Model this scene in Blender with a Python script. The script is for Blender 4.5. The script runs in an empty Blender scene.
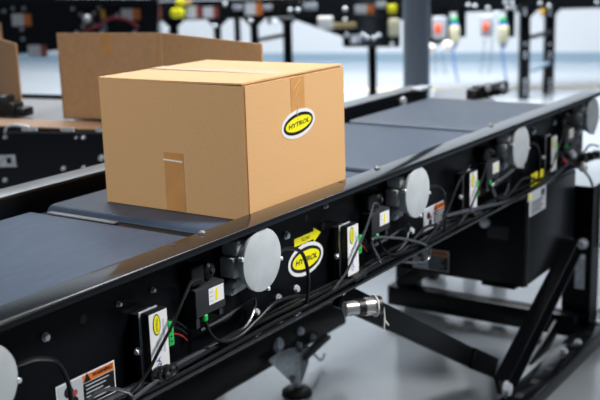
import bpy, bmesh, math, random
from mathutils import Vector as V, Matrix
random.seed(7)
scene = bpy.context.scene
COL = scene.collection

# ------------------------------------------------------------------ camera
FPX = 1037.06
CAM = V((-1.74905, -1.32000, 0.56281))
yaw, pitch, roll = 0.975773, 0.231849, -0.0305696
FW = V((math.cos(pitch)*math.sin(yaw), math.cos(pitch)*math.cos(yaw), -math.sin(pitch)))
_r = V((math.cos(yaw), -math.sin(yaw), 0)); _u = _r.cross(FW)
RT = math.cos(roll)*_r + math.sin(roll)*_u
UP = -math.sin(roll)*_r + math.cos(roll)*_u
FH = V((FW.x, FW.y, 0)).normalized()          # level forward
RH = V((_r.x, _r.y, 0)).normalized()          # level right
Z = V((0, 0, 1))

def ray(px, py): return FW + RT*((px-300)/FPX) - UP*((py-200)/FPX)
def ony(px, py, y): d = ray(px, py); return CAM + d*((y-CAM.y)/d.y)
def onx(px, py, x): d = ray(px, py); return CAM + d*((x-CAM.x)/d.x)
def onz(px, py, z): d = ray(px, py); return CAM + d*((z-CAM.z)/d.z)
def dep(px, py, d): return CAM + ray(px, py)*d

cd = bpy.data.cameras.new('camera'); cam = bpy.data.objects.new('camera', cd); COL.objects.link(cam)
M = Matrix((RT, UP, -FW)).transposed().to_4x4(); M.translation = CAM
cam.matrix_world = M
cd.sensor_width = 36; cd.lens = FPX*36/600; cd.clip_start = .05; cd.clip_end = 200
cd.dof.use_dof = True; cd.dof.focus_distance = 2.1; cd.dof.aperture_fstop = 3.9
scene.camera = cam

# ------------------------------------------------------------------ materials
MATS = {}
def mat(name, col, rough=.5, metal=0, spec=.5, noise=None, bump=None, coat=0, aniso=0):
    m = bpy.data.materials.new(name); m.use_nodes = True
    nt = m.node_tree; b = nt.nodes['Principled BSDF']
    b.inputs['Base Color'].default_value = (*col, 1)
    b.inputs['Roughness'].default_value = rough; b.inputs['Metallic'].default_value = metal
    b.inputs['Specular IOR Level'].default_value = spec
    b.inputs['Coat Weight'].default_value = coat; b.inputs['Coat Roughness'].default_value = .06
    tc = nt.nodes.new('ShaderNodeTexCoord')
    if noise:
        sc, amt, stretch = noise
        mp = nt.nodes.new('ShaderNodeMapping'); mp.inputs['Scale'].default_value = stretch
        nt.links.new(tc.outputs['Object'], mp.inputs['Vector'])
        n = nt.nodes.new('ShaderNodeTexNoise'); n.inputs['Scale'].default_value = sc; n.inputs['Detail'].default_value = 6
        nt.links.new(mp.outputs['Vector'], n.inputs['Vector'])
        r = nt.nodes.new('ShaderNodeValToRGB')
        r.color_ramp.elements[0].position = .3; r.color_ramp.elements[1].position = .7
        r.color_ramp.elements[0].color = (*[c*(1-amt) for c in col], 1)
        r.color_ramp.elements[1].color = (*[min(1, c*(1+amt)) for c in col], 1)
        nt.links.new(n.outputs['Fac'], r.inputs['Fac']); nt.links.new(r.outputs['Color'], b.inputs['Base Color'])
    if bump:
        n2 = nt.nodes.new('ShaderNodeTexNoise'); n2.inputs['Scale'].default_value = bump[0]; n2.inputs['Detail'].default_value = 4
        nt.links.new(tc.outputs['Object'], n2.inputs['Vector'])
        bp = nt.nodes.new('ShaderNodeBump'); bp.inputs['Strength'].default_value = bump[1]; bp.inputs['Distance'].default_value = .002
        nt.links.new(n2.outputs['Fac'], bp.inputs['Height']); nt.links.new(bp.outputs['Normal'], b.inputs['Normal'])
    MATS[name] = m
    return m
mat('black_paint', (.006, .007, .009), .13, 0, .7, coat=.12, bump=(300, .02))
mat('black_steel', (.0025, .0032, .0045), .28, 0, .15, bump=(300, .06))
mat('black_plastic', (.008, .009, .011), .42, 0, .35)
mat('grey_plastic', (.020, .022, .027), .45, 0, .4)
mat('cable_rubber', (.008, .009, .011), .3, 0, .4)
mat('cable_grey', (.045, .052, .065), .25, 0, .8)
mat('belt_rubber', (.034, .055, .092), .45, 0, .35, noise=(9, .16, (2, 8, 2)), bump=(600, .1))
mat('cast_aluminium', (.52, .54, .56), .4, .3, .5, noise=(40, .25, (1, 1, 1)), bump=(160, .25))
mat('cap_aluminium', (.48, .53, .57), .5, .25, .4, noise=(14, .12, (1, 1, 1)))
mat('zinc', (.62, .68, .74), .32, .45, .5, noise=(60, .25, (1, 1, 1)))
mat('steel', (.45, .455, .46), .25, .7)
mat('cardboard_body', (.56, .338, .158), .55, 0, .45, noise=(260, .07, (1, 1, 1)))  # same base colour as the top flaps, with finer mottling
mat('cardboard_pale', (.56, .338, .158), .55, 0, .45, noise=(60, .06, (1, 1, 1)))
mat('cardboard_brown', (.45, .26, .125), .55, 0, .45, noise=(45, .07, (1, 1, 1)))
mat('packing_tape', (.49, .25, .085), .4, 0, .4, noise=(18, .08, (1, 1, 1)))
mat('top_tape', (.55, .38, .22), .25, 0, .6)
mat('tear_edge', (.8, .76, .7), .5)
mat('sticker_white', (.66, .68, .71), .4)
mat('sticker_grey', (.42, .46, .52), .4)
mat('sticker_yellow', (.74, .70, .01), .4)
mat('sticker_black', (.01, .01, .011), .4)
mat('sticker_orange', (.62, .17, .03), .4)
mat('sticker_red', (.34, .07, .06), .4)
mat('sticker_blue', (.06, .10, .42), .4)
mat('green_plastic', (.015, .42, .07), .35)
mat('red_plastic', (.30, .015, .015), .4)
mat('orange_red', (.85, .12, .03), .4)
mat('blue_plastic', (.03, .12, .45), .4)
mat('beige_plastic', (.62, .60, .42), .5)
mat('cream_plastic', (.75, .75, .73), .5)
mat('tan_bar', (.35, .27, .14), .5)
mat('amber', (.65, .38, .05), .4)
mat('column_paint', (.19, .235, .29), .45, noise=(3, .06, (1, 1, .3)))
mat('wall_paint', (.49, .53, .57), .6, noise=(1.2, .02, (1, 1, 1)))
mat('baseboard_paint', (.20, .29, .37), .5)
mat('hose_red', (.16, .012, .02), .5)
mat('edge_board', (.27, .165, .095), .5, 0, .5)
mat('grey_strip', (.22, .24, .26), .35, .4)
mat('yellow_line', (.78, .60, .30), .5)
mat('grey_deck', (.28, .30, .33), .35)
# polished concrete floor
mat('floor_concrete', (.245, .275, .305), .13, 0, .9, noise=(1.6, .10, (1, 1, 1)))

# ------------------------------------------------------------------ mesh builder
WO = {}      # world origin of each object we made
class MB:
    def __init__(s): s.bm = bmesh.new(); s.mats = []
    def mi(s, m):
        if m not in s.mats: s.mats.append(m)
        return s.mats.index(m)
    def _add(s, b2, m):
        k = s.mi(m)
        bmesh.ops.recalc_face_normals(b2, faces=b2.faces)
        mp = {v: s.bm.verts.new(v.co) for v in b2.verts}
        for f in b2.faces:
            try: g = s.bm.faces.new([mp[v] for v in f.verts]); g.material_index = k
            except ValueError: pass
        b2.free()
    def box(s, c, sz, m, R=None, bev=0, seg=2):
        b = bmesh.new(); bmesh.ops.create_cube(b, size=1)
        for v in b.verts: v.co = V((v.co.x*sz[0], v.co.y*sz[1], v.co.z*sz[2]))
        if bev: bmesh.ops.bevel(b, geom=list(b.edges), offset=bev, segments=seg, profile=.5, affect='EDGES')
        for v in b.verts: v.co = (R @ v.co if R else v.co) + V(c)
        s._add(b, m); return s
    def bb(s, a, b, m, bev=0):     # axis-aligned from two corners
        a, b = V(a), V(b); d = b-a
        return s.box((a+b)/2, (abs(d.x), abs(d.y), abs(d.z)), m, bev=bev)
    def prism(s, pts, vec, m, bev=0):
        b = bmesh.new(); vs = [b.verts.new(V(p)) for p in pts]; ws = [b.verts.new(V(p)+V(vec)) for p in pts]
        n = len(pts); b.faces.new(vs); b.faces.new(ws[::-1])
        for i in range(n): b.faces.new([vs[i], vs[(i+1) % n], ws[(i+1) % n], ws[i]])
        if bev:
            bmesh.ops.recalc_face_normals(b, faces=b.faces)
            bmesh.ops.bevel(b, geom=list(b.edges), offset=bev, segments=2, profile=.5, affect='EDGES')
        s._add(b, m); return s
    def bar(s, p, q, w, h, m, up=Z, bev=0):
        p, q = V(p), V(q); d = (q-p); L = d.length; d.normalize()
        sd = d.cross(up).normalized(); u2 = sd.cross(d)
        R = Matrix((d, sd, u2)).transposed()
        return s.box((p+q)/2, (L, w, h), m, R=R, bev=bev)
    def lathe(s, p, ax, prof, m, seg=32):   # prof: (dist along ax, radius)
        p, ax = V(p), V(ax).normalized(); t = ax.orthogonal().normalized(); t2 = ax.cross(t)
        b = bmesh.new(); rings = []
        for (h, r) in prof:
            rings.append([b.verts.new(p+ax*h+(t*math.cos(a)+t2*math.sin(a))*r) for a in [2*math.pi*i/seg for i in range(seg)]])
        for A, B in zip(rings, rings[1:]):
            for i in range(seg): b.faces.new([A[i], A[(i+1) % seg], B[(i+1) % seg], B[i]])
        b.faces.new(rings[0][::-1]); b.faces.new(rings[-1]); s._add(b, m); return s
    def cyl(s, p, q, r, m, seg=20):
        p, q = V(p), V(q); L = (q-p).length; e = min(r*.15, L*.2)
        return s.lathe(p, q-p, [(0, r-e), (e, r), (L-e, r), (L, r-e)], m, seg)
    def hexbolt(s, p, ax, r, h, m):        # hex head on washer
        s.lathe(p, ax, [(0, r*1.25), (h*.25, r*1.25)], m, 20)
        s.lathe(V(p)+V(ax).normalized()*h*.25, ax, [(0, r), (h*.6, r), (h*.75, r*.8)], m, 6)
        return s
    def tube(s, pts, r, m, seg=8, smooth=True, sub=6):
        pts = [V(p) for p in pts]
        if smooth and len(pts) > 2:
            out = []; P = [pts[0]*2-pts[1]]+pts+[pts[-1]*2-pts[-2]]
            for i in range(1, len(P)-2):
                for k in range(sub):
                    t = k/sub; a, b_, c, d = P[i-1], P[i], P[i+1], P[i+2]
                    out.append(.5*((2*b_)+(c-a)*t+(2*a-5*b_+4*c-d)*t*t+(3*b_-a-3*c+d)*t**3))
            out.append(pts[-1]); pts = out
        b = bmesh.new(); rings = []; t0 = (pts[1]-pts[0]).normalized(); n = t0.orthogonal().normalized()
        for i, p in enumerate(pts):
            t = (pts[min(i+1, len(pts)-1)]-pts[max(i-1, 0)]).normalized()
            n = (n-t*n.dot(t)).normalized(); bn = t.cross(n)
            rings.append([b.verts.new(p+(n*math.cos(a)+bn*math.sin(a))*r) for a in [2*math.pi*k/seg for k in range(seg)]])
        for A, B in zip(rings, rings[1:]):
            for i in range(seg): b.faces.new([A[i], A[(i+1) % seg], B[(i+1) % seg], B[i]])
        b.faces.new(rings[0][::-1]); b.faces.new(rings[-1]); s._add(b, m); return s
    def oval(s, c, u, v, a, b_, n, t, m, seg=48):
        c, u, v, n = V(c), V(u), V(v), V(n)
        pts = [c+u*(a*math.cos(2*math.pi*i/seg))+v*(b_*math.sin(2*math.pi*i/seg)) for i in range(seg)]
        return s.prism(pts, n*t, m)
    def text(s, st, c, u, v, n, h, m, w=None, shear=0, off=0):
        cu = bpy.data.curves.new('lettering', 'FONT'); cu.body = st; cu.align_x = 'CENTER'; cu.align_y = 'CENTER'; cu.shear = shear
        cu.offset = off
        cu.resolution_u = 3
        ob = bpy.data.objects.new('lettering', cu); COL.objects.link(ob)
        dg = bpy.context.evaluated_depsgraph_get(); me = bpy.data.meshes.new_from_object(ob.evaluated_get(dg))
        xs = [q.co.x for q in me.vertices]; ys = [q.co.y for q in me.vertices]
        x0, x1, y0, y1 = min(xs), max(xs), min(ys), max(ys); k = h/(y1-y0); kx = w/(x1-x0) if w else k
        b = bmesh.new(); b.from_mesh(me)
        for q in b.verts:
            q.co = V(c)+V(u)*((q.co.x-(x0+x1)/2)*kx)+V(v)*((q.co.y-(y0+y1)/2)*k)+V(n)*(q.co.z)
        k_ = s.mi(m); mp = {q: s.bm.verts.new(q.co) for q in b.verts}
        for f in b.faces:
            try:
                g = s.bm.faces.new([mp[q] for q in f.verts]); g.material_index = k_
                g.normal_update()
                if g.normal.dot(V(n)) < 0: g.normal_flip()
            except ValueError: pass
        b.free(); bpy.data.objects.remove(ob); bpy.data.curves.remove(cu); bpy.data.meshes.remove(me)
        return s
    def build(s, name, parent=None, org=None, label=None, ang=35):
        me = bpy.data.meshes.new(name)
        if org is None:
            cs = [v.co for v in s.bm.verts]
            org = V([(min(c[i] for c in cs)+max(c[i] for c in cs))/2 for i in range(3)])
        org = V(org)
        for v in s.bm.verts: v.co -= org
        s.bm.to_mesh(me); s.bm.free()
        for m in s.mats: me.materials.append(MATS[m])
        me.shade_smooth(); me.set_sharp_from_angle(angle=math.radians(ang))
        o = bpy.data.objects.new(name, me); COL.objects.link(o)
        if parent: o.parent = parent; o.location = org-WO[parent]
        else: o.location = org
        WO[o] = org
        if label: o['label'] = label
        return o
def thing(name, loc, label, cat, group=None):
    o = bpy.data.objects.new(name, None); o.empty_display_size = .1; COL.objects.link(o); o.location = loc; WO[o] = V(loc)
    o['label'] = label; o['category'] = cat
    if group: o['group'] = group
    return o
def copy_tree(o, parent, delta):
    c = o.copy(); COL.objects.link(c); c.parent = parent
    c.location = o.location + V(delta); WO[c] = WO[o]+V(delta)
    for ch in list(o.children):
        d = ch.copy(); COL.objects.link(d); d.parent = c; WO[d] = WO[ch]+V(delta)
    return c
def struct(o): o['kind'] = 'structure'; return o

FLOOR = -.9
X, Y = V((1, 0, 0)), V((0, 1, 0))
NEAR = V((0, -1, 0))

# ------------------------------------------------------------------ setting
struct(MB().bb((-8, -8, FLOOR-.1), (22, 22, FLOOR), 'floor_concrete').build('floor'))
wa, wb = V((10.4, 6.83, FLOOR)), V((11.6, 2.96, FLOOR))
wd = (wb-wa).normalized(); wn = V((-wd.y, wd.x, 0)); wn = wn if wn.dot(FH) > 0 else -wn
w0, w1 = wa-wd*12, wa+wd*14
struct(MB().prism([w0, w1, w1+wn*.15, w0+wn*.15], (0, 0, 8.4), 'wall_paint').build('wall_back'))
struct(MB().prism([w0-wn*.02, w1-wn*.02, w1, w0], (0, 0, .13), 'baseboard_paint').build('baseboard_back'))
la, lb = onz(250, 91, FLOOR), onz(640, 87, FLOOR); ld = (lb-la).normalized()
struct(MB().bar(la-ld*1+Z*.002, lb+ld*3+Z*.002, .11, .004, 'yellow_line').build('trim_1'))
# steel building column
cb = dep(416.5, 60, 6.6); cw = 26.5/FPX*6.6
struct(MB().lathe((cb.x, cb.y, FLOOR), Z, [(0, cw/2), (5.0, cw/2)], 'column_paint', 40)
       .bb((cb.x-.16, cb.y-.16, FLOOR), (cb.x+.16, cb.y+.16, FLOOR+.015), 'column_paint').build('column'))

# ------------------------------------------------------------------ main conveyor
X0, X1 = -1.75, 2.125
YI, YO, ZT, ZB = -.0174, -.0886, .026, -.224
conv = thing('belt_conveyor', (.2, .3, FLOOR), 'long black belt conveyor with round silver motor caps, carrying the sealed cardboard box', 'conveyor')
def chan(sign, yc):
    """C-channel section as (y,z) polygon, rounded lips; opens away from the belt"""
    t = .004; yo = abs(YO-YI)
    def arc(cx, cz, r, a0, a1, n=4): return [(cx+r*math.cos(math.radians(a0+(a1-a0)*i/n)), cz+r*math.sin(math.radians(a0+(a1-a0)*i/n))) for i in range(n+1)]
    p = []
    # outside going round: start top inner corner
    p += arc(-.004, ZT-.004, .004, 0, 90)                       # inner top corner (towards belt)
    p += arc(-yo+.006, ZT-.006, .006, 90, 180)                  # outer top
    p += [(-yo, ZT-.013), (-yo+t, ZT-.013), (-yo+t, ZT-t-.001)]
    p += [(-t, ZT-t)] + [(-t, ZB+t)]
    p += [(-yo+t, ZB+t), (-yo+t, ZB+.008), (-yo, ZB+.008)]
    p += arc(-yo+.004, ZB+.004, .004, 180, 270)
    p += [(0, ZB)]
    return [(yc+sign*a, b) for a, b in p]
pn = chan(1, YI); n1 = MB().prism([(X0, a, b) for a, b in pn], (X1-X0, 0, 0), 'black_paint')
for px, py in ((95, 245), (361.5, 181.5)): pass
def darken_web(o):
    o.data.materials.append(MATS['black_steel'])  # same paint as the flange; darker, duller copy imitates the web's weak reflection
    for p in o.data.polygons:
        if abs(p.normal.y) > .9 and p.area > .3: p.material_index = 1
near = n1.build('side_channel', conv, ang=50); darken_web(near)
pf = chan(-1, .60)
far_ = MB().prism([(X0, a, b) for a, b in pf], (2.03-X0, 0, 0), 'black_paint').build('side_channel', conv, ang=50); darken_web(far_)
MB().bb((X0, .600, ZT), (2.03, .6725, ZT+.003), 'grey_strip', bev=.001).build('rail_highlight', conv, label='grey strip painting the bright reflection on the far rail')  # strip added to paint the bright reflection along the far flange
# cross ties under the deck
for x in (-1.3, -.6, .1, .8, 1.5):
    MB().bb((x-.03, YI, -.17), (x+.03, .60, -.11), 'black_steel').build('cross_tie', conv)
# belts: rounded loops, one per zone
ZX = [-1.76, -.815, -.115, .59, 1.275, 1.955]
for i in range(5):
    a, b = ZX[i]+.016, ZX[i+1]-.012
    r = .024; prof = []
    for k in range(9): an = math.radians(90+180*k/8); prof.append((a+r+r*math.cos(an), -r+r*math.sin(an)))
    for k in range(9): an = math.radians(270+180*k/8); prof.append((b-r+r*math.cos(an), -r+r*math.sin(an)))
    dz = -.004 if i == 1 else 0
    bl = MB().prism([(x, .035, z+dz) for x, z in prof], (0, .492, 0), 'belt_rubber').build('conveyor_belt', conv, ang=60)
# slider plates showing between the belts
for i in range(1, 5):
    m = MB().bb((ZX[i]-.02, .06, -.03), (ZX[i]+.025, .52, -.012), 'black_steel')
    m.build('gap_plate', conv)
MB().bb((-.122, .285, -.0105), (-.106, .50, -.008), 'grey_strip').build('slider_edge', conv)
# rail screws on top of flange and dark slots
m = MB()
for px, py in ((202, 233.5), (377, 168.5), (491, 125.5)):
    p = onz(px, py, ZT); MB().lathe((p.x, p.y, ZT), Z, [(0, .0075), (.003, .0075), (.006, .004)], 'steel', 16).build('rail_screw', conv)
for px, py in ((173, 245), (341, 182)):
    p = onz(px, py, ZT); MB().lathe((p.x, p.y, ZT-.0005), Z, [(0, .006), (.001, .006)], 'sticker_black', 16).build('rail_hole', conv)
# far rail details
for px, py in ((402, 94),):
    p = ony(402.5, 102, .598); MB().lathe(p, NEAR, [(0, .022), (.008, .02), (.012, .012)], 'zinc', 16).build('rail_screw', conv)
p = onz(419, 87.5, ZT+.008); MB().box((p.x, p.y-.01, ZT+.006), (.10, .05, .012), 'zinc', bev=.003).build('end_clip', conv)

# ---- web bolt heads, plus painted hole glints
WEB = YI-.004
web_marks = [(45, 337, 9), (118, 304, 4), (152, 290, 4), (286, 235.5, 8), (278, 298, 8), (296, 289, 8), (325, 206, 5), (517, 130, 8), (554, 122, 7), (567, 116, 7), (256, 312, 7), (447, 223, 6), (411, 231, 7), (533, 131, 7)]  # the smallest pair paints the bright slivers of lit holes
for px, py, rp in web_marks:
    p = ony(px, py, WEB); d = (p-CAM).dot(FW); r = rp/2/FPX*d*1.02
    MB().hexbolt(p, NEAR, max(.0045, r*.85), .008, 'zinc').build('hex_bolt', conv)
for px, py in ((83, 319), (306, 218), (323, 226)):
    p = ony(px, py, WEB-.0003); MB().lathe(p, NEAR, [(0, .0085), (.0008, .0085)], 'sticker_black', 20).build('web_hole', conv)

# ---- drive motors
def motor(cx, cz=-.056, R=.0675, parent=conv):
    c = V((cx, 0, cz)); fy = -.0845
    h = MB()
    # stepped cast housing
    h.lathe((cx, WEB, cz), NEAR, [(0, .050), (.012, .050), (.016, .056), (.040, .058), (.046, .061), (.054, .0615)], 'cast_aluminium', 40)
    h.box((cx-.035, WEB-.022, cz+.036), (.052, .042, .034), 'cast_aluminium', bev=.005)
    h.box((cx-.045, WEB-.020, cz-.005), (.050, .038, .045), 'cast_aluminium', bev=.006)
    # lower arm with ear
    h.prism([(cx-.02, WEB-.002, cz-.035), (cx-.062, WEB-.002, cz-.043), (cx-.072, WEB-.002, cz-.055), (cx-.062, WEB-.002, cz-.068), (cx-.01, WEB-.002, cz-.064)], (0, -.024, 0), 'cast_aluminium', bev=.003)
    for k in range(4): h.bar((cx-.052, WEB-.012-.009*k, cz-.035), (cx-.052, WEB-.012-.009*k, cz+.03), .003, .012, 'cast_aluminium')
    ho = h.build('drive_motor', parent, org=(cx, WEB, cz))
    cap = MB(); pts = []
    for i in range(72):
        a = 2*math.pi*i/72; rr = R
        dg = math.degrees(a)
        if 88 < dg < 122: rr = R*(1+.018*math.sin((dg-88)/34*math.pi))-.001
        pts.append((cx+rr*math.cos(a), fy+.009, cz+rr*math.sin(a)))
    cap.prism(pts, (0, -.009, 0), 'cap_aluminium', bev=.0016)
    cap.build('motor_cap', ho, ang=40, label='round brushed silver cap')
    for dg in (165, 285, 348):
        a = math.radians(dg); q = V((cx+(R+.003)*math.cos(a), fy+.011, cz+(R+.003)*math.sin(a)))
        MB().cyl(q, q+V((0, -.012, 0)), .0045, 'zinc', 10).build('cap_screw', ho)
    MB().hexbolt((cx-.061, WEB-.026, cz-.056), NEAR, .0075, .008, 'zinc').build('mounting_bolt', ho)
    return ho
mo = motor(-.069)
for cx, dz in ((.633, 0), (1.347, .001), (2.050, 0), (-.800, -.009)): copy_tree(mo, conv, (cx+.069, 0, dz))

# ---- oval maker's stickers
def hytrol(c, u, v, n, a, b, name, parent, fs=1.0, rings=(1, .88, .77), rot=0):
    c, u, v, n = V(c), V(u), V(v), V(n)
    if rot: u, v = u*math.cos(rot)+v*math.sin(rot), v*math.cos(rot)-u*math.sin(rot)
    m = MB(); t = .0004
    d = a*(1-rings[1]); e = a*(1-rings[2])
    m.oval(c, u, v, a, b, n, t, 'sticker_white')
    m.oval(c+n*t, u, v, a-d, b-d, n, t, 'sticker_black')
    m.oval(c+n*2*t, u, v, a-e, b-e, n, t, 'sticker_yellow')
    m.text('HYTROL', c+n*3.6*t, u, v, n, (b-e)*.62*fs, 'sticker_black', w=(a-e)*1.62*fs, shear=.25, off=.03)
    return m.build(name, parent)
hytrol(ony(306, 259, WEB-.0004), X, Z, NEAR, .074, .0385, 'logo_sticker', conv)
# flow arrow
m = MB(); a0 = ony(294.2, 243, WEB-.0004); a1 = ony(320.8, 232.3, WEB-.0004)
L = a1.x-a0.x; zc = (a0.z+a1.z)/2
pts = [(0, .0095), (L*.72, .0095), (L*.72, .0175), (L, 0), (L*.72, -.0175), (L*.72, -.0095), (0, -.0095)]
m.prism([(a0.x+x, WEB-.0002, zc+z) for x, z in pts], (0, -.0005, 0), 'sticker_yellow')
m.text('FLOW', (a0.x+L*.42, WEB-.001, zc), X, Z, NEAR, .0085, 'sticker_black', w=L*.30, off=.01)
m.build('flow_arrow_sticker', conv, label='yellow arrow sticker reading FLOW')
# warning labels
def warning(x0, x1, zt, zb, y, name='warning_label', xm=None, lab=True, u=X, org=None, n=NEAR, parent=conv, fine=True):
    """org = world point of top-left corner, u = direction to the right"""
    W = x1-x0; H = zt-zb; o = V((x0, y, zt)) if org is None else V(org)
    k = V((0, 0, -1)); m = MB()
    def q(a, b, c, d, mt, lay):
        m.prism([o+u*a+k*b+n*lay*.0004, o+u*c+k*b+n*lay*.0004, o+u*c+k*d+n*lay*.0004, o+u*a+k*d+n*lay*.0004], n*.0004, mt)
    q(0, 0, W, H, 'sticker_white', 0)
    s = W*.44
    q(.003, .003, s-.001, H-.003, 'sticker_grey', 1)
    q(s, .003, W-.003, H*.27, 'sticker_orange', 1)
    q(s, H*.29, W-.003, H-.003, 'sticker_black', 1)
    # pictogram: gears catching a hand
    cx, cz = s*.5, H*.50
    m.lathe(o+u*cx*.9+k*(cz-.012)+n*.0008, n, [(0, .011), (.0004, .011)], 'sticker_black', 10)
    m.lathe(o+u*cx*1.25+k*(cz+.010)+n*.0008, n, [(0, .010), (.0004, .010)], 'sticker_black', 10)
    m.lathe(o+u*cx*1.35+k*(cz-.006)+n*.0012, n, [(0, .006), (.0004, .006)], 'sticker_red', 10)
    # warning triangle
    tx = s+(W-s)*.13; tz = H*.135
    m.prism([o+u*(tx-.009)+k*(tz+.008)+n*.0009, o+u*(tx+.009)+k*(tz+.008)+n*.0009, o+u*tx+k*(tz-.009)+n*.0009], n*.0004, 'sticker_black')
    m.text('WARNING', o+u*(s+(W-s)*.60)+k*tz+n*.0016, u, -k, n, H*.12, 'sticker_black', w=(W-s)*.62, off=.012)
    for j in range(5):
        ln = (W-s)*(.72-.1*(j % 3))
        z0 = H*(.36+.115*j)
        q(s+.006, z0, s+.006+ln, z0+H*.035, 'sticker_grey', 2)
    return m.build(name, parent, label='warning label with orange WARNING heading' if lab else None)
warning(-.604, -.459, -.153, -.262+.046, WEB-.0003)
warning(.787, .931, -.143, -.216, WEB-.0003, lab=False)

# ---- control cards, photo-eye modules, cables per zone
def card(x0, zt=-.073, zb=-.199, k=0):
    w = .052; y1 = -.046; y2 = -.068
    b = MB(); b.bb((x0-.002, y1, zb+.002), (x0+w-.004, WEB, zt-.004), 'black_plastic', bev=.003)
    b.bb((x0, y2, zb), (x0+w, y1-.003, zt), 'black_plastic', bev=.0025)
    co = b.build('control_card', conv)
    MB().bb((x0-.004, y1-.003, zb-.003), (x0+w-.006, y1-.001, zt+.002), 'zinc').build('mounting_plate', co)
    MB().hexbolt((x0-.004, y1+.004, zb+.052), (-1, -.3, 0), .006, .010, 'zinc').build('mounting_bolt', co)
    l = MB(); q = y2-.0003
    l.bb((x0+.001, q-.0004, zb+.002), (x0+w-.001, q, zt-.002), 'sticker_white')
    c = V((x0+w*.40, q-.0005, zt-.026))
    l.oval(c, Z, X, .021, .0105, NEAR, .0003, 'sticker_black'); l.oval(c+NEAR*.0003, Z, X, .0185, .0085, NEAR, .0003, 'sticker_yellow')
    l.text('HYTROL', c+NEAR*.0009, Z, -X, NEAR, .006, 'sticker_black', w=.026, off=.01)
    for j in range(6):
        l.bb((x0+w*.32, q-.0008, zt-.058-.0042*j), (x0+w*(.62+.05*(j % 2)), q-.0004, zt-.060-.0042*j), 'sticker_grey')
    l.bb((x0+w*.72, q-.0008, zt-.085), (x0+w*.80, q-.0004, zt-.02), 'sticker_grey')
    l.text('QA', (x0+w*.42, q-.0009, zb+.024), Z, -X, NEAR, .014, 'sticker_blue', off=.015)
    l.build('card_label', co, label='white label with yellow oval logo')
    g = MB(); g.bb((x0+w+.001, -.069, zb+.045), (x0+w+.016, -.045, zb+.092), 'green_plastic', bev=.002)
    for j in range(4): g.bb((x0+w+.006, -.0695, zb+.053+.01*j), (x0+w+.010, -.0688, zb+.056+.01*j), 'sticker_black')
    g.build('terminal_plug', co, label='green terminal plug')
    r = MB()
    for j in range(3):
        z = zb+.058+.012*j
        r.tube([(x0+w+.015, -.055, z), (x0+w+.03, -.045, z+.002*j), (x0+w+.055, -.05, z-.01), (x0+w+.08, -.045, z-.03)], .0017, ('red_plastic', 'cable_rubber', 'cable_rubber')[j], 6)
    r.build('terminal_wire', co)
    return co
for x0 in (-.410, .297, .992, 1.660, -1.12): card(x0)
def module(x, k=0):
    b = MB(); y2 = -.056
    b.bb((x-.05, y2, -.132), (x+.044, WEB, -.074), 'grey_plastic', bev=.003)
    b.bb((x-.046, y2+.005, -.155), (x-.036, WEB-.004, -.130), 'grey_plastic'); b.bb((x+.028, y2+.005, -.148), (x+.04, WEB-.004, -.130), 'grey_plastic')
    mo_ = b.build('drive_module', conv)
    l = MB(); q = y2-.0003
    l.bb((x-.010, q-.0004, -.115), (x+.038, q, -.081), 'sticker_white')
    l.oval((x+.014, q-.0005, -.098), Z, X, .013, .005, NEAR, .0003, 'sticker_yellow')
    for j in range(3): l.bb((x-.006, q-.0008, -.088-.009*j), (x+.003, q-.0004, -.091-.009*j), 'sticker_grey')
    l.build('module_label', mo_, label='white label with yellow mark')
    MB().cyl((x-.018, -.048, -.132), (x-.018, -.048, -.146), .008, 'green_plastic', 14).build('cable_plug', mo_, label='green cable plug')
    # small black fittings above the module
    f = MB(); f.bb((x-.045, -.045, -.07), (x-.005, WEB, -.03), 'black_plastic', bev=.004)
    f.lathe((x+.018, WEB, -.052), NEAR, [(0, .017), (.018, .017), (.022, .012)], 'black_plastic', 20)
    f.hexbolt((x+.018, WEB-.022, -.052), NEAR, .006, .006, 'grey_plastic'); f.build('sensor_socket', mo_)
    return mo_
for x in (-.208, .487, 1.196, 1.880, -.93): module(x)
def cable(pts, r=.0035, m='cable_rubber', name='cable', sub=6):
    return MB().tube(pts, r, m, 8, sub=sub).build(name, conv)
def P(*a): return [ony(px, py, y) for px, py, y in a]
# motor lead looping down from each cap
for dx, s in ((0, 1), (.702, 1), (1.416, 1), (-.731, 1)):
    o = V((dx, 0, 0))
    cable([o+V(p) for p in ((-.012, -.05, -.070), (.018, -.066, -.062), (.05, -.074, -.062), (.085, -.078, -.080), (.103, -.08, -.118), (.108, -.079, -.16), (.105, -.075, -.205))], .0042)
# long lead rising diagonally across each card label
for i, dx in enumerate((0, .706, 1.40, 2.06)):
    o = V((dx, 0, 0)); 
    cable([o+V(p) for p in ((-.50, -.075, -.212), (-.44, -.082, -.176), (-.405, -.086, -.140), (-.365, -.088, -.100), (-.325, -.084, -.062), (-.285, -.070, -.045), (-.25, -.060, -.05), (-.225, -.05, -.065))], .0032, 'cable_grey' if i == 1 else 'cable_rubber')
    cable([o+V(p) for p in ((-.226, -.048, -.142), (-.222, -.06, -.175), (-.20, -.07, -.196), (-.15, -.076, -.200), (-.08, -.074, -.185), (-.01, -.07, -.170), (.06, -.066, -.178), (.13, -.062, -.196))], .004)
    cable([o+V(p) for p in ((-.225, -.036, -.170), (-.16, -.046, -.162), (-.10, -.05, -.150), (-.055, -.045, -.148), (-.045, -.04, -.175), (-.09, -.05, -.2), (-.17, -.055, -.212))], .0033, 'cable_grey')
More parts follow.
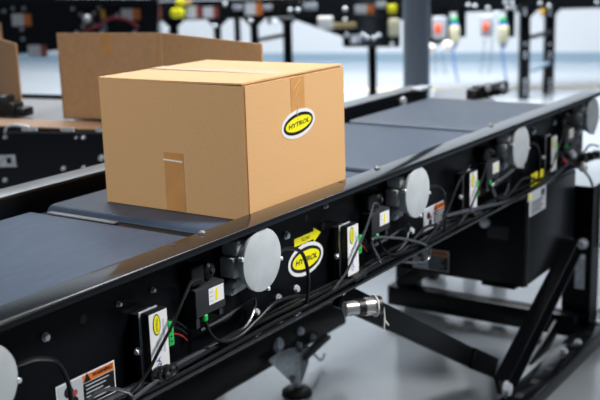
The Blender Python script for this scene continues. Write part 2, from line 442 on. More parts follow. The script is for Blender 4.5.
# harness lying in the bottom flange
zf = ZB+.008
for j, (y, r, mt) in enumerate(((-.074, .0048, 'cable_rubber'), (-.062, .0042, 'cable_rubber'), (-.05, .0045, 'cable_grey'), (-.038, .0042, 'cable_rubber'))):
    pts = []; x = X0+.05
    while x < 2.1:
        pts.append((x, y+random.uniform(-.006, .006), zf+.003+(.004 if j % 2 else 0)+max(0, .006*math.sin(x*4.4+j*1.7)))); x += .13
    cable(pts, r, mt, 'harness_cable', sub=4)
# braided connectors and ties on the harness
for px, py, ex, ey in ((155, 383, 172, 372), (352, 281, 365, 272), (473, 216, 480, 211)):
    a, b = ony(px, py, -.074), ony(ex, ey, -.072)
    m = MB(); d = (b-a); L = d.length
    m.lathe(a, d, [(0, .007), (.004, .010), (L*.5, .0105), (L*.5+.002, .012), (L*.8, .012), (L, .007)], 'black_plastic', 18)
    m.build('cable_connector', conv)
m = MB()
for k in range(3):
    c = ony(158+5*k, 374-2*k, -.076); pts = [c+V((.018*math.cos(t), -.004*k, .012*math.sin(t))) for t in [2*math.pi*i/10 for i in range(11)]]
    m.tube(pts, .0032, 'cable_rubber', 8, sub=3)
m.build('cable_coil', conv)
# front coil in the bottom-left corner
cable(P((88, 402, -.082), (98, 392, -.084), (115, 389, -.085), (129, 393, -.085), (134, 402, -.084)), .0036, 'cable_grey')
cable(P((132, 400, -.08), (150, 386, -.08), (158, 380, -.078)), .0045, 'cable_grey')
# cables between second card and third motor
cable(P((380, 262, -.07), (372, 240, -.075), (395, 238, -.08), (420, 243, -.082), (430, 250, -.08), (425, 262, -.078), (400, 262, -.08)), .004, 'cable_grey')
cable(P((424, 245, -.08), (437, 228, -.084), (447, 212, -.086), (460, 180, -.084), (470, 165, -.07)), .0038)
cable(P((445, 216, -.07), (470, 210, -.08), (487, 206, -.08), (520, 198, -.08), (550, 180, -.08), (575, 158, -.08), (596, 152, -.08)), .0052, 'cable_grey')
cable(P((495, 196, -.08), (492, 186, -.08), (500, 180, -.082), (513, 170, -.075)), .005, 'cable_grey')
cable(P((500, 206, -.084), (540, 190, -.085), (565, 172, -.085), (590, 160, -.085), (604, 157, -.085)), .006)
cable(P((560, 156, -.08), (575, 166, -.082), (585, 172, -.082), (592, 184, -.08), (594, 205, -.078)), .005)
for px, py, mt, n, r in ((583, 167.5, 'cream_plastic', 'white_plug', .017), (565, 161.5, 'red_plastic', 'red_plug', .007), (573, 154.5, 'zinc', 'cable_gland', .012)):
    p = ony(px, py, -.09); MB().lathe(p-V((.02, 0, -.012)), (.8, 0, -.5), [(0, r*.6), (.008, r), (.03, r), (.042, r*.7)], mt, 16).build(n.replace('white_', 'cable_').replace('red_', 'cable_'), conv)
for px, py in ((588, 156), (594, 154), (580, 157)):
    p = ony(px, py, -.085); MB().lathe(p, NEAR, [(0, .016), (.02, .016), (.024, .01)], 'black_plastic', 14).build('cable_gland', conv)
# yellow tag and white plate
a, b = ony(531, 176, -.06), ony(543, 170, -.06)
MB().bb((a.x, -.062, a.z-.038), (b.x, -.058, a.z+.004), 'sticker_yellow').build('yellow_tag', conv, label='small plain yellow tag')
a, b = ony(528, 194, -.093), ony(546, 189, -.093)
m = MB(); h = .082
m.bb((a.x, -.0935, a.z-h), (b.x, -.092, a.z), 'sticker_grey')
m.bb((a.x+.008, -.0942, a.z-.024), (a.x+.03, -.0935, a.z-.004), 'sticker_yellow')
m.bb((b.x-.045, -.0942, a.z-.03), (b.x-.015, -.0935, a.z-.008), 'sticker_black')
for j in range(4): m.bb((a.x+.03, -.0942, a.z-.036-.011*j), (b.x-.03-.012*(j % 2), -.0935, a.z-.041-.011*j), 'grey_plastic')
m.build('rating_plate', conv, label='pale rating plate with yellow square')

# ---- enclosure slung under the far end
m = MB(); ex0, ex1 = 1.379, 1.86
m.bb((ex0, -.090, -.536), (ex1, .375, ZB-.001), 'black_steel', bev=.004)
m.bb((ex0-.006, -.06, -.545), (ex0+.10, .06, -.534), 'black_steel')
enc = m.build('control_enclosure', conv)
p = onx(485.5, 222, ex0-.001); MB().lathe(p, (-1, 0, 0), [(0, .018), (.012, .018), (.016, .012)], 'zinc', 18).build('door_lock', enc)
m = MB(); d = onx(500, 225, ex0-.002); m.bb((ex0-.002, d.y-.03, d.z-.05), (ex0, d.y+.045, d.z-.006), 'grey_plastic')
m.build('door_latch', enc)
m = MB(); m.bb((ex0-.004, d.y-.10, -.53), (ex0-.001, d.y-.09, -.24), 'black_paint')
m.build('door_seam', enc)
tl = onx(413, 246.5, ex0-.001); tr = onx(449, 250, ex0-.001)
warning(0, tl.y-tr.y, 0, -.075, 0, lab=True, u=V((0, -1, 0)), org=tl, n=V((-1, 0, 0)), parent=enc)

# ---- stand at the far end and knee brace (near side); far-side leg and crossbar
def beam(p, q, w, h, name='stand_beam', up=Z, m='black_steel'):
    return MB().bar(p, q, w, h, m, up, bev=.004).build(name, conv)
# near leg: channel post with slotted face
m = MB(); px_ = 1.93
ztop = onx(580, 186, px_).z
m.bb((px_, -.135, -.87), (px_+.006, -.025, ztop), 'black_steel'); m.bb((px_, -.135, -.87), (px_+.09, -.130, ztop), 'black_steel'); m.bb((px_, -.030, -.87), (px_+.09, -.025, ztop), 'black_steel')
post = m.build('stand_post', conv)
c = onx(580, 269.5, px_-.002)
MB().bb((px_-.006, c.y-.018, c.z-.075), (px_-.001, c.y+.018, c.z+.06), 'zinc').build('slot_plate', post, label='grey adjuster plate')
c = onx(583, 243.5, px_-.002); MB().hexbolt(c, (-1, 0, 0), .017, .022, 'zinc').build('adjuster_bolt', post)
c = onx(583, 258, px_-.002); MB().hexbolt(c, (-1, 0, 0), .007, .012, 'zinc').build('adjuster_bolt', post)
m = MB(); m.bb((2.0, -.15, -.55), (2.25, -.144, ztop), 'black_steel'); m.build('gusset_plate', conv)
# post on far side, crossbar near floor
m = MB(); m.bb((1.9, .60, -.87), (1.99, .68, -.224), 'black_steel', bev=.004); m.build('stand_post', conv)
beam((1.90, .70, -.83), (1.90, -.10, -.83), .07, .085, 'stand_crossbar')
beam((1.905, .66, -.79), (1.92, .40, -.62), .05, .05, 'corner_brace')
# base beam on the floor: top channel with dark slots
a = onz(512, 387, -.845); b = onz(572, 337, -.845); c = onz(540.5, 392, -.845)
yb0, yb1 = a.y, c.y
m = MB(); m.bb((.95, min(yb0, yb1), -.895), (2.9, max(yb0, yb1), -.845), 'black_paint', bev=.004)
bo = m.build('base_rail', conv)
for k in range(9):
    x = 1.2+.13*k; MB().bb((x, (yb0+yb1)/2-.012, -.8453), (x+.035, (yb0+yb1)/2+.012, -.8447), 'sticker_black').build('rail_slot', bo)
p = onz(581, 345, -.845); 
for px, py in ((578, 343), (564, 352), (597, 323)):
    p = onz(px, py, -.845); MB().hexbolt(p, Z, .012, .012, 'zinc').build('base_bolt', bo)
# raking strut of the near leg
p, q = ony(497, 386, -.085), ony(568, 246, -.085)
m = MB(); m.bar(p, q, .012, .066, 'black_steel', up=Z, bev=.003)
sd = (q-p).normalized(); nn = sd.cross(NEAR).normalized()
m.bar(p+nn*.033+NEAR*.02, q+nn*.033+NEAR*.02, .05, .006, 'black_steel', up=nn); m.bar(p-nn*.033+NEAR*.02, q-nn*.033+NEAR*.02, .05, .006, 'black_steel', up=nn)
st = m.build('raking_strut', conv)
c = ony(505, 389, -.125); MB().hexbolt(c, NEAR, .022, .02, 'zinc').build('pivot_bolt', st)
# second strut behind it
p, q = ony(523, 384, -.03), ony(583, 280, -.03); m = MB().bar(p, q, .012, .06, 'black_steel', bev=.003); m.build('raking_strut', conv)
# knee brace rising to the underside
p, q = ony(338, 294, .0), ony(487, 365.5, .0)
m = MB().bar(p, q, .02, .064, 'black_steel', bev=.003)
kb = m.build('knee_brace', conv)
c1, c2 = ony(472, 358, -.0185), ony(490, 366, -.0185)
MB().bar(c1, c2+(c2-c1)*.3, .01, .068, 'black_steel').build('brace_joint', kb)
# roller shaft stub with a zip tie hung at the brace
a, b, c = ony(345, 309, -.045), ony(357, 308, .0), ony(380, 305, -.10)
m = MB(); d = (c-a); L = d.length
m.lathe(a, d, [(0, .019), (L*.35, .019)], 'steel', 24); m.lathe(a+d*.35, d, [(0, .021), (L*.2, .021)], 'black_plastic', 24)
m.lathe(a+d*.53, d, [(0, .023), (L*.33, .023)], 'steel', 24); m.lathe(a+d*.86, d, [(0, .024), (L*.14, .024), (L*.16, .018)], 'black_plastic', 24)
sh = m.build('shaft_stub', conv, label='shiny shaft stub with black end')
t = a+d*.84; m = MB(); dn = d.normalized(); o1 = dn.orthogonal().normalized(); o2 = dn.cross(o1)
m.tube([t+(o1*math.cos(v)+o2*math.sin(v))*.026 for v in [2*math.pi*i/12 for i in range(13)]], .0022, 'cream_plastic', 6, sub=2)
m.tube([t+V((0, -.026, -.0)), t+V((.003, -.027, -.03)), t+V((.0, -.026, -.062))], .002, 'cream_plastic', 6); m.tube([t+V((.0, -.027, -.03)), t+V((.025, -.026, -.055))], .002, 'cream_plastic', 6)
m.build('zip_tie', sh, label='white zip tie')
# far-side lower rail with leveling foot
yF = .6
beam((-.6, yF, -.705), (1.33, yF, -.705), .05, .115, 'lower_rail')
beam((-.3, yF+.03, -.65), (-.3, yF+.03, ZB), .05, .05, 'stand_post'); beam((1.22, yF+.03, -.65), (1.22, yF+.03, ZB), .05, .05, 'stand_post')
for px, py, r in ((278, 345, .02), (298, 345, .009), (312, 337, .009), (300, 331, .012)):
    c = ony(px, py, yF-.026); MB().hexbolt(c, NEAR, r, .014, 'zinc').build('hex_bolt', conv)
f = ony(297, 393, .56); fx = f.x
m = MB(); y0 = .555
A = lambda px, py, y=y0: ony(px, py, y)
m.prism([A(270, 361), A(289, 356), A(301, 352), A(300, 384), A(291, 381)], (0, .008, 0), 'zinc', bev=.001)
m.prism([A(300, 352), A(310, 346), A(309, 362), A(303, 380), A(300, 384)], (.01, .04, 0), 'grey_deck', bev=.001)
m.bar(A(303, 358), A(327, 336), .03, .014, 'grey_plastic')
m.prism([A(270, 361), A(289, 356), A(301, 352), A(296, 349), A(280, 354)], (0, 0, .008), 'zinc')
fo = m.build('foot_bracket', conv, label='zinc foot bracket')
c = A(292.5, 379.5, y0-.002); MB().hexbolt(c, NEAR, .012, .016, 'steel').build('bracket_bolt', fo)
fl = V((fx, .56, FLOOR))
MB().lathe(fl, Z, [(0, .052), (.012, .052), (.022, .04), (.028, .016)], 'black_plastic', 28).build('foot_pad', fo, label='round black foot pad')
MB().cyl(fl+Z*.026, fl+Z*.12, .014, 'zinc', 16).build('foot_stem', fo)
c = A(312, 352, .62); MB().tube([c, c+V((.03, 0, -.03)), c+V((.055, 0, -.05)), c+V((.075, 0, -.045)), c+V((.08, 0, -.03))], .006, 'zinc', 8).build('lock_hook', fo)

# ------------------------------------------------------------------ sealed cardboard box
BA, BB, BH = .4085, .4235, .30
box = thing('cardboard_box', (BA/2, BB/2, 0), 'sealed brown cardboard box with yellow oval sticker standing on the belt', 'box')
m = MB(); g = .0022; zb = .0015
foot = [(0, .0015), (.0012, .0), (.0022, .004), (.0045, .004), (.0055, 0), (BA-.002, 0), (BA, .002), (BA, BB-.002), (BA-.002, BB), (.002, BB), (0, BB-.002)]
m.prism([(x, y, zb) for x, y in foot], (0, 0, BH-.0039-zb), 'cardboard_body')
m.build('box_body', box, ang=30)
xm = BA*.5
for a, b in ((0, xm-.0012), (xm+.0012, BA)):
    m = MB()
    # flap curling up very slightly at the front edge
    n = 8; top = []; bot = []
    for i in range(n+1):
        y = .004+(BB-.004)*i/n; lift = .0024*(1-i/n)**3
        top.append((y, BH+lift)); bot.append((y, BH-.0038+lift))
    m.prism([(a, y, z) for y, z in top]+[(a, y, z) for y, z in bot[::-1]], (b-a, 0, 0), 'cardboard_pale')
    m.build('top_flap', box, ang=30)
MB().bb((xm-.028, .006, BH+.0012), (xm+.028, BB-.002, BH+.0018), 'top_tape').build('packing_tape', box, label='clear tape along the top seam')
tb = MB(); tb.bb((xm-.028, -.0006, BH-.108), (xm+.028, .0, BH-.006), 'packing_tape'); 
tb.build('packing_tape', box, label='tan tape down the right face')
ta, tt = onx(167, 205, 0), onx(186, 205, 0); zt = onx(174, 153, 0).z
MB().bb((-.0006, tt.y, .002), (0, ta.y, zt), 'packing_tape').build('packing_tape', box, label='tan tape up the left face')
zt2 = onx(172, 160.5, 0).z
MB().bar((-.0008, ta.y+.002, zt2+.001), (-.0008, tt.y+.003, zt2-.001), .0006, .0035, 'tear_edge').build('tape_tear', box, label='white torn tape edge')
m = MB()
for k in range(5): z = BH-.012-.019*k; m.tube([(xm+.012-.004*k, -.001, z), (xm-.004, -.001, z-.012), (xm-.016+.003*k, -.001, z-.022)], .0009, 'top_tape', 5)
m.build('tape_crease', box)
sl, sr = ony(281.3, 128, -.0008), ony(314.8, 118, -.0008)
hytrol(ony(298.4, 123.4, -.0003), X, Z, NEAR, (sr.x-sl.x)/2*1.0, .0325, 'logo_sticker', box, rings=(1, .88, .77), rot=.10)
# ------------------------------------------------------------------ cross conveyor on the left
ca, cbk = onz(0, 127, ZT), onz(104, 131, ZT); cdv = (cbk-ca); cdv.z = 0; cdv.normalize()
cn = V((-cdv.y, cdv.x, 0)); cn = cn if cn.dot(FH) > 0 else -cn       # away from camera
S = ca-cdv*1.3; E_ = S+cdv*((.735-S.y)/cdv.y); LEN = (E_-S).length
xc = thing('cross_conveyor', (S+(E_-S)/2+cn*.35)*1.0-Z*(ZT-FLOOR), 'black conveyor running crosswise behind the main belt, under the open boxes', 'conveyor')
def cc(a, n, z): return S+cdv*a+cn*n+Z*(z-ZT)
def cprism(prof, a0, a1, m, mb): return mb.prism([cc(a0, n, z) for n, z in prof], cdv*(a1-a0), m)
prof = [(0, ZT-.004), (.004, ZT), (.15, ZT), (.15, ZT-.004), (.006, ZT-.006), (.006, -.26), (.06, -.26), (.06, -.266), (0, -.266)]
cprism(prof, 0, LEN, 'black_paint', MB()).build('side_channel', xc)
cprism([(.72+n, z) for n, z in [(0, -.26), (0, ZT), (.06, ZT), (.06, -.26)]], 0, LEN, 'black_paint', MB()).build('side_channel', xc)
cprism([(.17, .018), (.70, .018), (.70, -.03), (.17, -.03)], 0, LEN, 'grey_deck', MB()).build('conveyor_belt', xc)
def onc(px, py, off=-.001):     # on the front web
    d = ray(px, py); t = ((S+cn*off)-CAM).dot(cn)/d.dot(cn); return CAM+d*t
for px, py, r in ((6, 137, .008), (77, 137.5, .005), (84, 137.5, .008), (64, 168.5, .009), (84, 167.5, .007), (5.5, 180, .009), (102, 158, .012)):
    MB().hexbolt(onc(px, py), -cn, r*.75, .012, 'zinc').build('hex_bolt', xc)
m = MB(); a, b = onc(-6, 161), onc(16.5, 160.5)
m.bar(a-cn*.003, b-cn*.003, .006, .042, 'zinc'); pl = m.build('splice_plate', xc, label='silver slotted plate')
MB().lathe(onc(9, 160.5, -.008), -cn, [(0, .011), (.0006, .011)], 'sticker_black', 16).build('plate_slot', pl)
for x0, x1, py in ((22, 37, 129.3), (61, 74, 129.6), (96, 104, 130)):
    a, b = onc(x0, py, -.004), onc(x1, py, -.004); MB().bar(a, b, .006, .012, 'zinc').build('rail_clip', xc)
a, b = onc(5, 132.5, -.004), onc(104, 133, -.004); MB().bar(a, b, .008, .007, 'grey_plastic').build('lip_highlight', xc)  # lighter bar paints the highlight along the flange lip
c = onc(5, 133, -.01); MB().tube([c, c+Z*.02+cdv*.01, c+Z*.028+cdv*.04, c+Z*.024+cdv*.1], .005, 'zinc', 8).build('rail_hook', xc)
for a in (.3, LEN-.35):
    for n in (.03, .70):
        q = cc(a, n, -.26); MB().bb((q.x-.03, q.y-.03, FLOOR), (q.x+.03, q.y+.03, -.25), 'black_steel').build('stand_leg', xc)
cprism([(.004, ZT), (.004, ZT+.004), (.15, ZT+.004), (.15, ZT)], 0, LEN, 'edge_board', MB()).build('edge_board', xc, label='tan board along the rail')
def onn(px, py, n):
    d = ray(px, py); t = ((S+cn*n)-CAM).dot(cn)/d.dot(cn); return CAM+d*t
for (xa, ya, xb, yb, mt, nm) in ((-8, 96, 5, 117, 'black_plastic', 'guide_block'), (5, 103, 14, 117, 'black_plastic', 'guide_block'), (15, 108, 24, 117, 'black_plastic', 'guide_block')):
    a, b = onn(xa, yb, .2), onn(xb, ya, .2)
    MB().box((a+b)/2+cn*.03, ((b-a).dot(cdv), .06, b.z-a.z), mt, R=Matrix((cdv, cn, Z)).transposed(), bev=.008).build(nm, xc)
# boxes on it
def panel(mb, p, q, h, t, m, away):
    """upright board from p to q (bottom points)"""
    d = (q-p).normalized(); n = V((-d.y, d.x, 0)); n = n if n.dot(away) > 0 else -n
    return mb.prism([p, q, q+n*t, p+n*t], (0, 0, h), m)
ZB2 = ZT+.006
k0 = onz(63.5, 118.5, ZB2)
def along(p, d, px):     # distance along d so that it lands at pixel column px
    lo, hi = 0, 3.0
    f = lambda t: (lambda w: 300+FPX*(w.dot(RT)/w.dot(FW)))(p+d*t-CAM)
    for _ in range(50):
        mid = (lo+hi)/2
        if f(mid) < px: lo = mid
        else: hi = mid
    return p+d*lo
k1 = along(k0, cdv, 166)
def height_at(p, py):
    w = p-CAM; best = None
    for i in range(2000):
        z = i*.0005; q = w+Z*z
        if 200-FPX*(q.dot(UP)/q.dot(FW)) <= py: return z
h2 = height_at(k0, 33)
fd = V((-.413, -.910, 0)).normalized()
k2 = along(k1, fd, 265)
b2 = thing('cardboard_box', (k0+k1)/2+cn*.19, 'big open brown cardboard box directly behind the sealed box, flap swung out', 'box', 'cardboard boxes on the cross conveyor')
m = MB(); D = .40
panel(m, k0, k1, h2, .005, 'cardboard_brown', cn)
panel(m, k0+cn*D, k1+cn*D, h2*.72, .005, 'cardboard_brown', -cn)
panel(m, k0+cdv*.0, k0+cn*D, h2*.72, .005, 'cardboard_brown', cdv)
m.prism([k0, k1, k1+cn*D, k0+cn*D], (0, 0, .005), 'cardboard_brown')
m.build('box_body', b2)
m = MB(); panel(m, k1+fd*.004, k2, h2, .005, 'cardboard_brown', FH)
m.build('side_flap', b2, label='long flap swung open')
m = MB(); ta = along(k0, cdv, 107); tbp = along(k0, cdv, 116); m.prism([ta-cn*.001, tbp-cn*.001, tbp, ta], (0, 0, -.07), 'packing_tape')
o = m.build('packing_tape', b2); o.location += Z*h2
for px, q in ((164, k0),):
    pa = along(k0, cdv, 160.5)-cn*.0007; pb = along(k0, cdv, 161.5)-cn*.0007
    MB().prism([pa, pb, pb+cn*.0006, pa+cn*.0006], (0, 0, h2), 'packing_tape').build('fold_crease', b2)
# left-hand box, its flap reaching into view
j0 = onz(22, 113, ZB2); jd = V((.499, .867, 0)).normalized()
def along_neg(p, d, px):
    lo, hi = 0, 3.0
    f = lambda t: (lambda w: 300+FPX*(w.dot(RT)/w.dot(FW)))(p+d*t-CAM)
    for _ in range(50):
        mid = (lo+hi)/2
        if f(mid) > px: lo = mid
        else: hi = mid
    return p+d*lo
j1 = along_neg(j0, jd, -34); h3 = height_at(j0, 44)
b3 = thing('cardboard_box', j1-cdv*.25+cn*.1, 'brown cardboard box cut off by the left edge of the view, on the cross conveyor', 'box', 'cardboard boxes on the cross conveyor')
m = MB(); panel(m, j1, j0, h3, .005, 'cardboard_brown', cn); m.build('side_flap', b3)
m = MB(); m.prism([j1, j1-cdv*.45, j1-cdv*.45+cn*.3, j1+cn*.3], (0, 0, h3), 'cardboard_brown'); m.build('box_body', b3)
w = (j0-j1).normalized(); pn_ = V((-w.y, w.x, 0)); pn_ = pn_ if pn_.dot(FH) < 0 else -pn_
ce = along_neg(j0, jd, .3); ce = ce+Z*height_at(ce, 59)+pn_*.0015
hytrol(ce, w, Z, pn_, .055, .03, 'logo_sticker', b3)

# ------------------------------------------------------------------ next unit past the end of the belt
nx = thing('transfer_table', (2.7, .35, FLOOR), 'low grey transfer deck with black guides just past the main belt end', 'conveyor')
zt = -.03
zt = -.10
q = [onz(428, 106, zt), onz(437, 88.5, zt), onz(473, 88.5, zt), onz(508, 106, zt)]
MB().prism(q, (0, 0, -.03), 'grey_deck', bev=.003).build('table_deck', nx)
for i in range(4):
    c = sum(q, V())/4; e = q[i]+(c-q[i])*.12
    MB().bb((e.x-.025, e.y-.025, FLOOR), (e.x+.025, e.y+.025, zt-.03), 'black_steel').build('stand_leg', nx)
pA, pB = onz(472, 97, zt), onz(503, 92, zt)
m = MB()
for k in range(6):
    p = onz(474+5.4*k, 98.5-.9*k, zt); m.box((p.x, p.y, zt+.022+.006*(k % 2)), (.07, .05, .045+.012*(k % 2)), 'black_plastic', bev=.006)
m.bar(onz(470, 95, zt)+Z*.02, onz(503, 98, zt)+Z*.03, .03, .025, 'black_plastic'); m.build('guide_block', nx, label='black guide blocks')
for px, py in ((503, 93), (503, 99), (488, 99.5)):
    p = onz(px, py, zt)+Z*.05; MB().lathe(p, -FH, [(0, .014), (.01, .012)], 'zinc', 12).build('guide_bolt', nx)

# ------------------------------------------------------------------ background conveyors
RB = Matrix((RH, FH, Z)).transposed()
def bg(mb, x0, y0, x1, y1, d, th, m, bev=0):
    a = dep((x0+x1)/2, (y0+y1)/2, d); k = d/FPX
    mb.box(a+FH*(th/2), (abs(x1-x0)*k, th, abs(y1-y0)*k), m, R=RB, bev=bev); return mb
def bgpoly(mb, pts, d, th, m):
    mb.prism([dep(x, y, d) for x, y in pts], FH*th, m); return mb
def ring(px, py, d, r, par, m='zinc'):
    p = dep(px, py, d); k = d/FPX
    MB().lathe(p, -FH, [(0, r*k), (.012, r*k), (.02, r*k*.6)], m, 12).build('hex_bolt', par)
def stick(px0, py0, px1, py1, d, par, cols):
    m = MB(); n = len(cols); w = (px1-px0)
    for c, a, b in cols: bg(m, px0+w*a, py0, px0+w*b, py1, d, .004, c)
    m.build('warning_label', par)
def bgthing(name, px, d, label, cat='conveyor'):
    p = dep(px, 10, d); return thing(name, (p.x, p.y, FLOOR), label, cat)
def leg(par, px, y0, d, w=8, depth=.08, name='stand_leg'):
    a = dep(px, y0, d); k = d/FPX
    m = MB(); m.box((a.x, a.y, (a.z+FLOOR)/2), (w*k, depth, a.z-FLOOR), 'black_steel', R=RB, bev=.004); return m.build(name, par)

# left: raised black conveyor
dL = 7.0
bl = bgthing('background_conveyor', 60, dL, 'blurred black raised conveyor at upper left behind the open boxes')
m = MB(); bgpoly(m, [(-60, 4), (158, 5), (158, 46), (60, 50), (-60, 62)], dL, .06, 'black_paint'); m.build('side_channel', bl)
m = MB(); bgpoly(m, [(-60, -1), (158, -1), (158, 6), (-60, 6)], dL-.06, .12, 'black_paint'); m.build('rail_flange', bl)
m = MB(); bg(m, -60, -40, 158, -2, dL+.1, .5, 'black_steel'); m.build('conveyor_deck', bl)
for px in (-20, 130): leg(bl, px, 45, dL+.1, 9)
W3 = [('sticker_white', 0, .62), ('sticker_orange', .62, 1)]; W4 = [('sticker_white', 0, .68), ('sticker_red', .68, 1)]
stick(12, 14, 31, 26, dL-.01, bl, W3); stick(28, 45, 47, 57, dL-.01, bl, W4); stick(121, 9, 140, 19.5, dL-.01, bl, W3)
for px, py in ((13, 8), (24, 8), (22, 29), (23, 39), (73, 8.5), (81, 14), (83, 26), (77, 32), (94, 13), (99, 7.5), (102, 31), (117, 15), (135, 32), (4, 11), (95, 25)): ring(px, py, dL-.01, 1.9, bl)
m = MB(); p = dep(88, 19, dL-.02); m.lathe(p, -FH, [(0, .03), (.05, .03), (.07, .02)], 'cast_aluminium', 18); m.build('air_fitting', bl)
m = MB(); m.tube([dep(82, 31, dL-.05), dep(98, 26, dL-.06), dep(112, 18, dL-.06), dep(128, 20, dL-.06), dep(138, 28, dL-.05)], .012, 'hose_red', 8); m.build('air_hose', bl, label='dark red air hose')
m = MB(); bgpoly(m, [(100, 10), (104, 9), (107, 31), (103, 32)], dL-.04, .02, 'column_paint'); bgpoly(m, [(100, 10), (104, 9), (105.5, 18), (101.5, 19)], dL-.05, .01, 'amber'); m.build('sensor_bracket', bl)

# middle: long conveyor with many legs
dM = 9.2
bm_ = bgthing('background_conveyor', 230, dM, 'blurred black conveyor on many legs above the open box, yellow parts on it')
m = MB(); bg(m, 150, 0, 300, 19, dM, .07, 'black_paint'); m.build('side_channel', bm_)
m = MB(); bg(m, 150, -40, 300, -2, dM+.1, .5, 'black_steel'); m.build('conveyor_deck', bm_)
for px, w in ((155, 10), (173, 9), (217, 7), (237, 6), (254, 8), (287, 9)): leg(bm_, px, 18, dM+.02, w)
def gusset(par, px, y, s, d, w):
    m = MB(); bgpoly(m, [(px-s-w/2, y), (px+s+w/2, y), (px+w/2, y+s), (px-w/2, y+s)], d, .02, 'black_steel'); m.build('leg_gusset', par)
for px, s, w in ((173, 9, 9), (217, 9, 7), (254, 8, 8), (287, 6, 9)): gusset(bm_, px, 18, s, dM, w)
m = MB(); m.bar(dep(258, 40, dM+.05), dep(284, 35, dM+.05), .03, .035, 'black_steel'); m.build('leg_brace', bm_)
stick(152, 7, 161, 18, dM-.01, bm_, W4); stick(186, 6, 201, 18, dM-.01, bm_, W4); stick(203, 7, 218, 18, dM-.01, bm_, W4); stick(245, 3, 262, 15, dM-.01, bm_, W3)
m = MB(); bg(m, 233, 5, 242, 10, dM-.02, .02, 'sticker_grey', .003); m.build('drive_module', bm_)
m = MB(); bg(m, 263, 5, 272, 10, dM-.02, .02, 'sticker_grey', .003); m.build('drive_module', bm_)
p = dep(177, 14, dM-.02)
m = MB(); bg(m, 170.5, 9, 184, 18, dM-.08, .06, 'sticker_yellow', .02); bg(m, 175.5, -1, 184, 7, dM-.08, .06, 'sticker_yellow', .02); bg(m, 184, 1, 191, 4.5, dM-.06, .03, 'amber', .005); m.build('pull_cord_switch', bm_, label='yellow pull-cord switch')
for px, py in ((167.5, 29), (168, 37), (215, 26), (251, 21), (225, 4), (275, 22)): ring(px, py, dM-.03, 1.9, bm_)
m = MB(); bg(m, 267, 4, 271, 24, dM+.1, .02, 'grey_plastic'); m.build('drop_bracket', bm_)

# centre: inclined section with machine housing
dC = 8.6
bc = bgthing('background_conveyor', 345, dC, 'blurred black inclined conveyor housing behind the right top corner of sealed box')
m = MB(); bgpoly(m, [(300, -6), (425, -6), (425, 20), (400, 20), (400, 47), (343, 47), (343, 37), (293, 19), (300, 10)], dC, .12, 'black_paint'); m.build('side_channel', bc)
m = MB(); bgpoly(m, [(296, 12), (425, 16), (425, 19), (296, 16)], dC-.03, .03, 'black_paint'); m.build('rail_flange', bc)
m = MB(); bg(m, 300, -40, 425, -4, dC+.1, .5, 'black_steel'); m.build('conveyor_deck', bc)
leg(bc, 372, 40, dC+.1, 8).name = 'stand_leg'
stick(355, 5, 374, 17, dC-.01, bc, W3)
m = MB(); bg(m, 318, 17, 333, 29, dC-.10, .08, 'cream_plastic', .01); m.build('junction_box', bc, label='white junction box')
m = MB(); bg(m, 333, 23, 356, 28, dC-.05, .03, 'tan_bar', .004); m.build('guide_bar', bc, label='tan guide bar')
m = MB(); bg(m, 303.5, 3, 317, 10, dC-.02, .02, 'sticker_grey', .004); m.build('drive_module', bc)
for r4 in ((376, 2, 386, 8), (350, 35, 362, 43)): bg(MB_ := MB(), *r4, dC-.02, .02, 'sticker_grey', .004); MB_.build('drive_module', bc)
m = MB(); bg(m, 388, 5, 397, 13, dC-.06, .05, 'sticker_yellow', .01); m.build('pull_cord_switch', bc, label='yellow switch')
m = MB(); bg(m, 389, 19, 399, 36, dC-.06, .05, 'beige_plastic', .01); m.build('valve_block', bc)
for px, py in ((290, 10), (298, 10), (345, 9), (345, 19.5), (346.5, 35), (363, 35), (367, 38), (379, 35), (374, 38), (354, 41), (392, 44)): ring(px, py, dC-.02, 2.0, bc)
# right: conveyor above the open floor with legs, switches and drop wires
dR = 10.4
br = bgthing('background_conveyor', 520, dR, 'blurred black conveyor at upper right on two slotted legs, grey switches hanging')
m = MB(); bg(m, 425, -10, 640, 10, dR, .08, 'black_paint'); m.build('side_channel', br)
m = MB(); bg(m, 425, -40, 640, -9, dR+.1, .7, 'black_steel'); m.build('conveyor_deck', br)
def slotleg(px, d, w):
    o = leg(br, px, 5, d, w, .09)
    for y in (10, 14, 44, 53, 57, 80, 84, 89, 93.5):
        p = dep(px, y, d-.05); MB().lathe(p, -FH, [(0, .014), (.006, .012)], 'sticker_grey', 10).build('leg_slot', o)
    return o
slotleg(525, 10.15, 10); slotleg(550, 10.45, 10)
gusset(br, 527, 8, 9, 10.1, 8); gusset(br, 551, 8, 7, 10.4, 8)
m = MB(); m.bar(dep(531, 37, 10.2), dep(551, 32, 10.4), .03, .04, 'grey_plastic'); m.build('leg_brace', br)
m = MB(); m.bar(dep(531, 71, 10.2), dep(549, 63, 10.4), .03, .03, 'baseboard_paint'); m.build('leg_brace', br)
for r4 in ((425, 8, 450, 44), (457, 8, 466, 37), (506, 8, 515, 37)): bg(MB_ := MB(), *r4, dR+.02, .05, 'black_steel'); MB_.build('drop_post', br)
def switch(x0, y0, x1, y1):
    m = MB(); bg(m, x0, y0, x1, y1, dR-.10, .08, 'sticker_grey', .015); o = m.build('safety_switch', br, label='grey switch box with orange-red knob')
    m = MB(); bg(m, x0+(x1-x0)*.15, y0+(y1-y0)*.36, x0+(x1-x0)*.62, y0+(y1-y0)*.76, dR-.15, .05, 'orange_red', .015); m.build('switch_knob', o)
switch(433, 17, 447, 39); switch(481.5, 16, 494, 37)
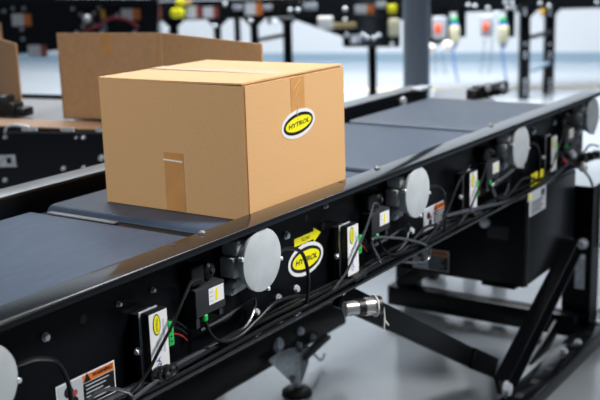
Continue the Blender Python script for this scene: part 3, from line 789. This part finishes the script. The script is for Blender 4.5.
def valve(px, y):
    m = MB(); bg(m, px-4, y, px+3, y+5, dR-.08, .06, 'green_plastic', .01); bg(m, px-5, y+4, px+4, y+9, dR-.08, .06, 'blue_plastic', .01)
    bg(m, px-5, y+8, px+5, y+26, dR-.10, .08, 'beige_plastic', .02); bg(m, px-3, y+26, px+2, y+30, dR-.06, .04, 'blue_plastic', .006); m.build('air_regulator', br, label='air regulator with green and blue top')
    m = MB(); m.tube([dep(px-2, y+28, dR-.05), dep(px-1, y+40, dR-.06), dep(px+1, y+55, dR-.06), dep(px+3, y+64, dR-.05)], .008, 'blue_plastic', 6); m.build('air_hose', br)
valve(455, 18); valve(504, 18)
m = MB()
for x in (436, 444, 485, 492):
    m = MB(); m.tube([dep(x, 38, dR-.05), dep(x-2+random.random()*4, 55, dR-.05), dep(x-5+random.random()*10, 75, dR-.05)], .004, 'cable_grey', 5); m.build('drop_wire', br)
for px, py in ((431, 49.5), (449, 47)):
    m = MB(); bg(m, px-5, py-5, px+5, py+6, dR-.3, .2, 'cream_plastic', .04); m.build('junction_box', br, label='white junction box')
for px, py in ((468, 5), (475, 6), (488, 8), (505, 2), (514, 8), (508, 8), (540, 3), (549, 6), (541, 12), (527, 14), (597, 2), (512, 2), (497, 13)): ring(px, py, dR-.02, 1.8, br)
m = MB(); bg(m, 540.5, 9, 545, 16, dR-.05, .03, 'amber', .006); m.build('status_lamp', br, label='amber tag')

# ------------------------------------------------------------------ light
def area(name, loc, target, size, power, col=(1, 1, 1), sy=None, spread=180):
    l = bpy.data.lights.new(name, 'AREA'); l.energy = power; l.size = size; l.color = col; l.spread = math.radians(spread)
    if sy: l.shape = 'RECTANGLE'; l.size_y = sy
    o = bpy.data.objects.new(name, l); COL.objects.link(o); o.location = loc
    o.rotation_euler = (V(target)-V(loc)).to_track_quat('-Z', 'Y').to_euler(); return o
area('key_fill_light', (1.9, -3.3, 4.2), (.30, .12, .14), 1.3, 43, (1, .97, .93), spread=44)
area('ceiling_fill_lamp', (.5, .9, 4.8), (.3, .5, 0), 1.5, 7, (.97, .98, 1), spread=60)
area('key_fill_light', (-4.6, 1.6, 2.9), (.0, .35, .1), 1.2, 16, (1, .97, .93), spread=50)  # fill light added to brighten the box's left face, no known fixture
area('ceiling_fill_lamp', (7.6, 2.6, 6.5), (7.6, 2.7, -1), 5, 840, (.97, .985, 1), 4, spread=105)
area('ceiling_fill_lamp', (7.4, 1.2, 5.0), (7.0, 1.2, -1), 1.2, 26, (.96, .98, 1))  # added only to draw highlights along the rail lips
area('ceiling_fill_lamp', (6.6, 7.5, 7.0), (6.6, 7.6, -1), 5, 770, (.97, .985, 1), 4, spread=120)
area('ceiling_fill_lamp', (4.6, 3.4, 4.8), (4.0, 2.8, -1), 2.0, 40, (.96, .98, 1), spread=90)  # added to brighten the floor past the conveyor and grade it towards the viewer
w = bpy.data.worlds.new('hall'); scene.world = w; w.use_nodes = True
w.node_tree.nodes['Background'].inputs['Color'].default_value = (.62, .76, 1, 1)
w.node_tree.nodes['Background'].inputs['Strength'].default_value = .055

scene.view_settings.view_transform = 'Standard'; scene.view_settings.look = 'None'
scene.view_settings.gamma = 1; scene.view_settings.use_curve_mapping = False
scene.view_settings.exposure = 0
scene.cycles.use_denoising = True
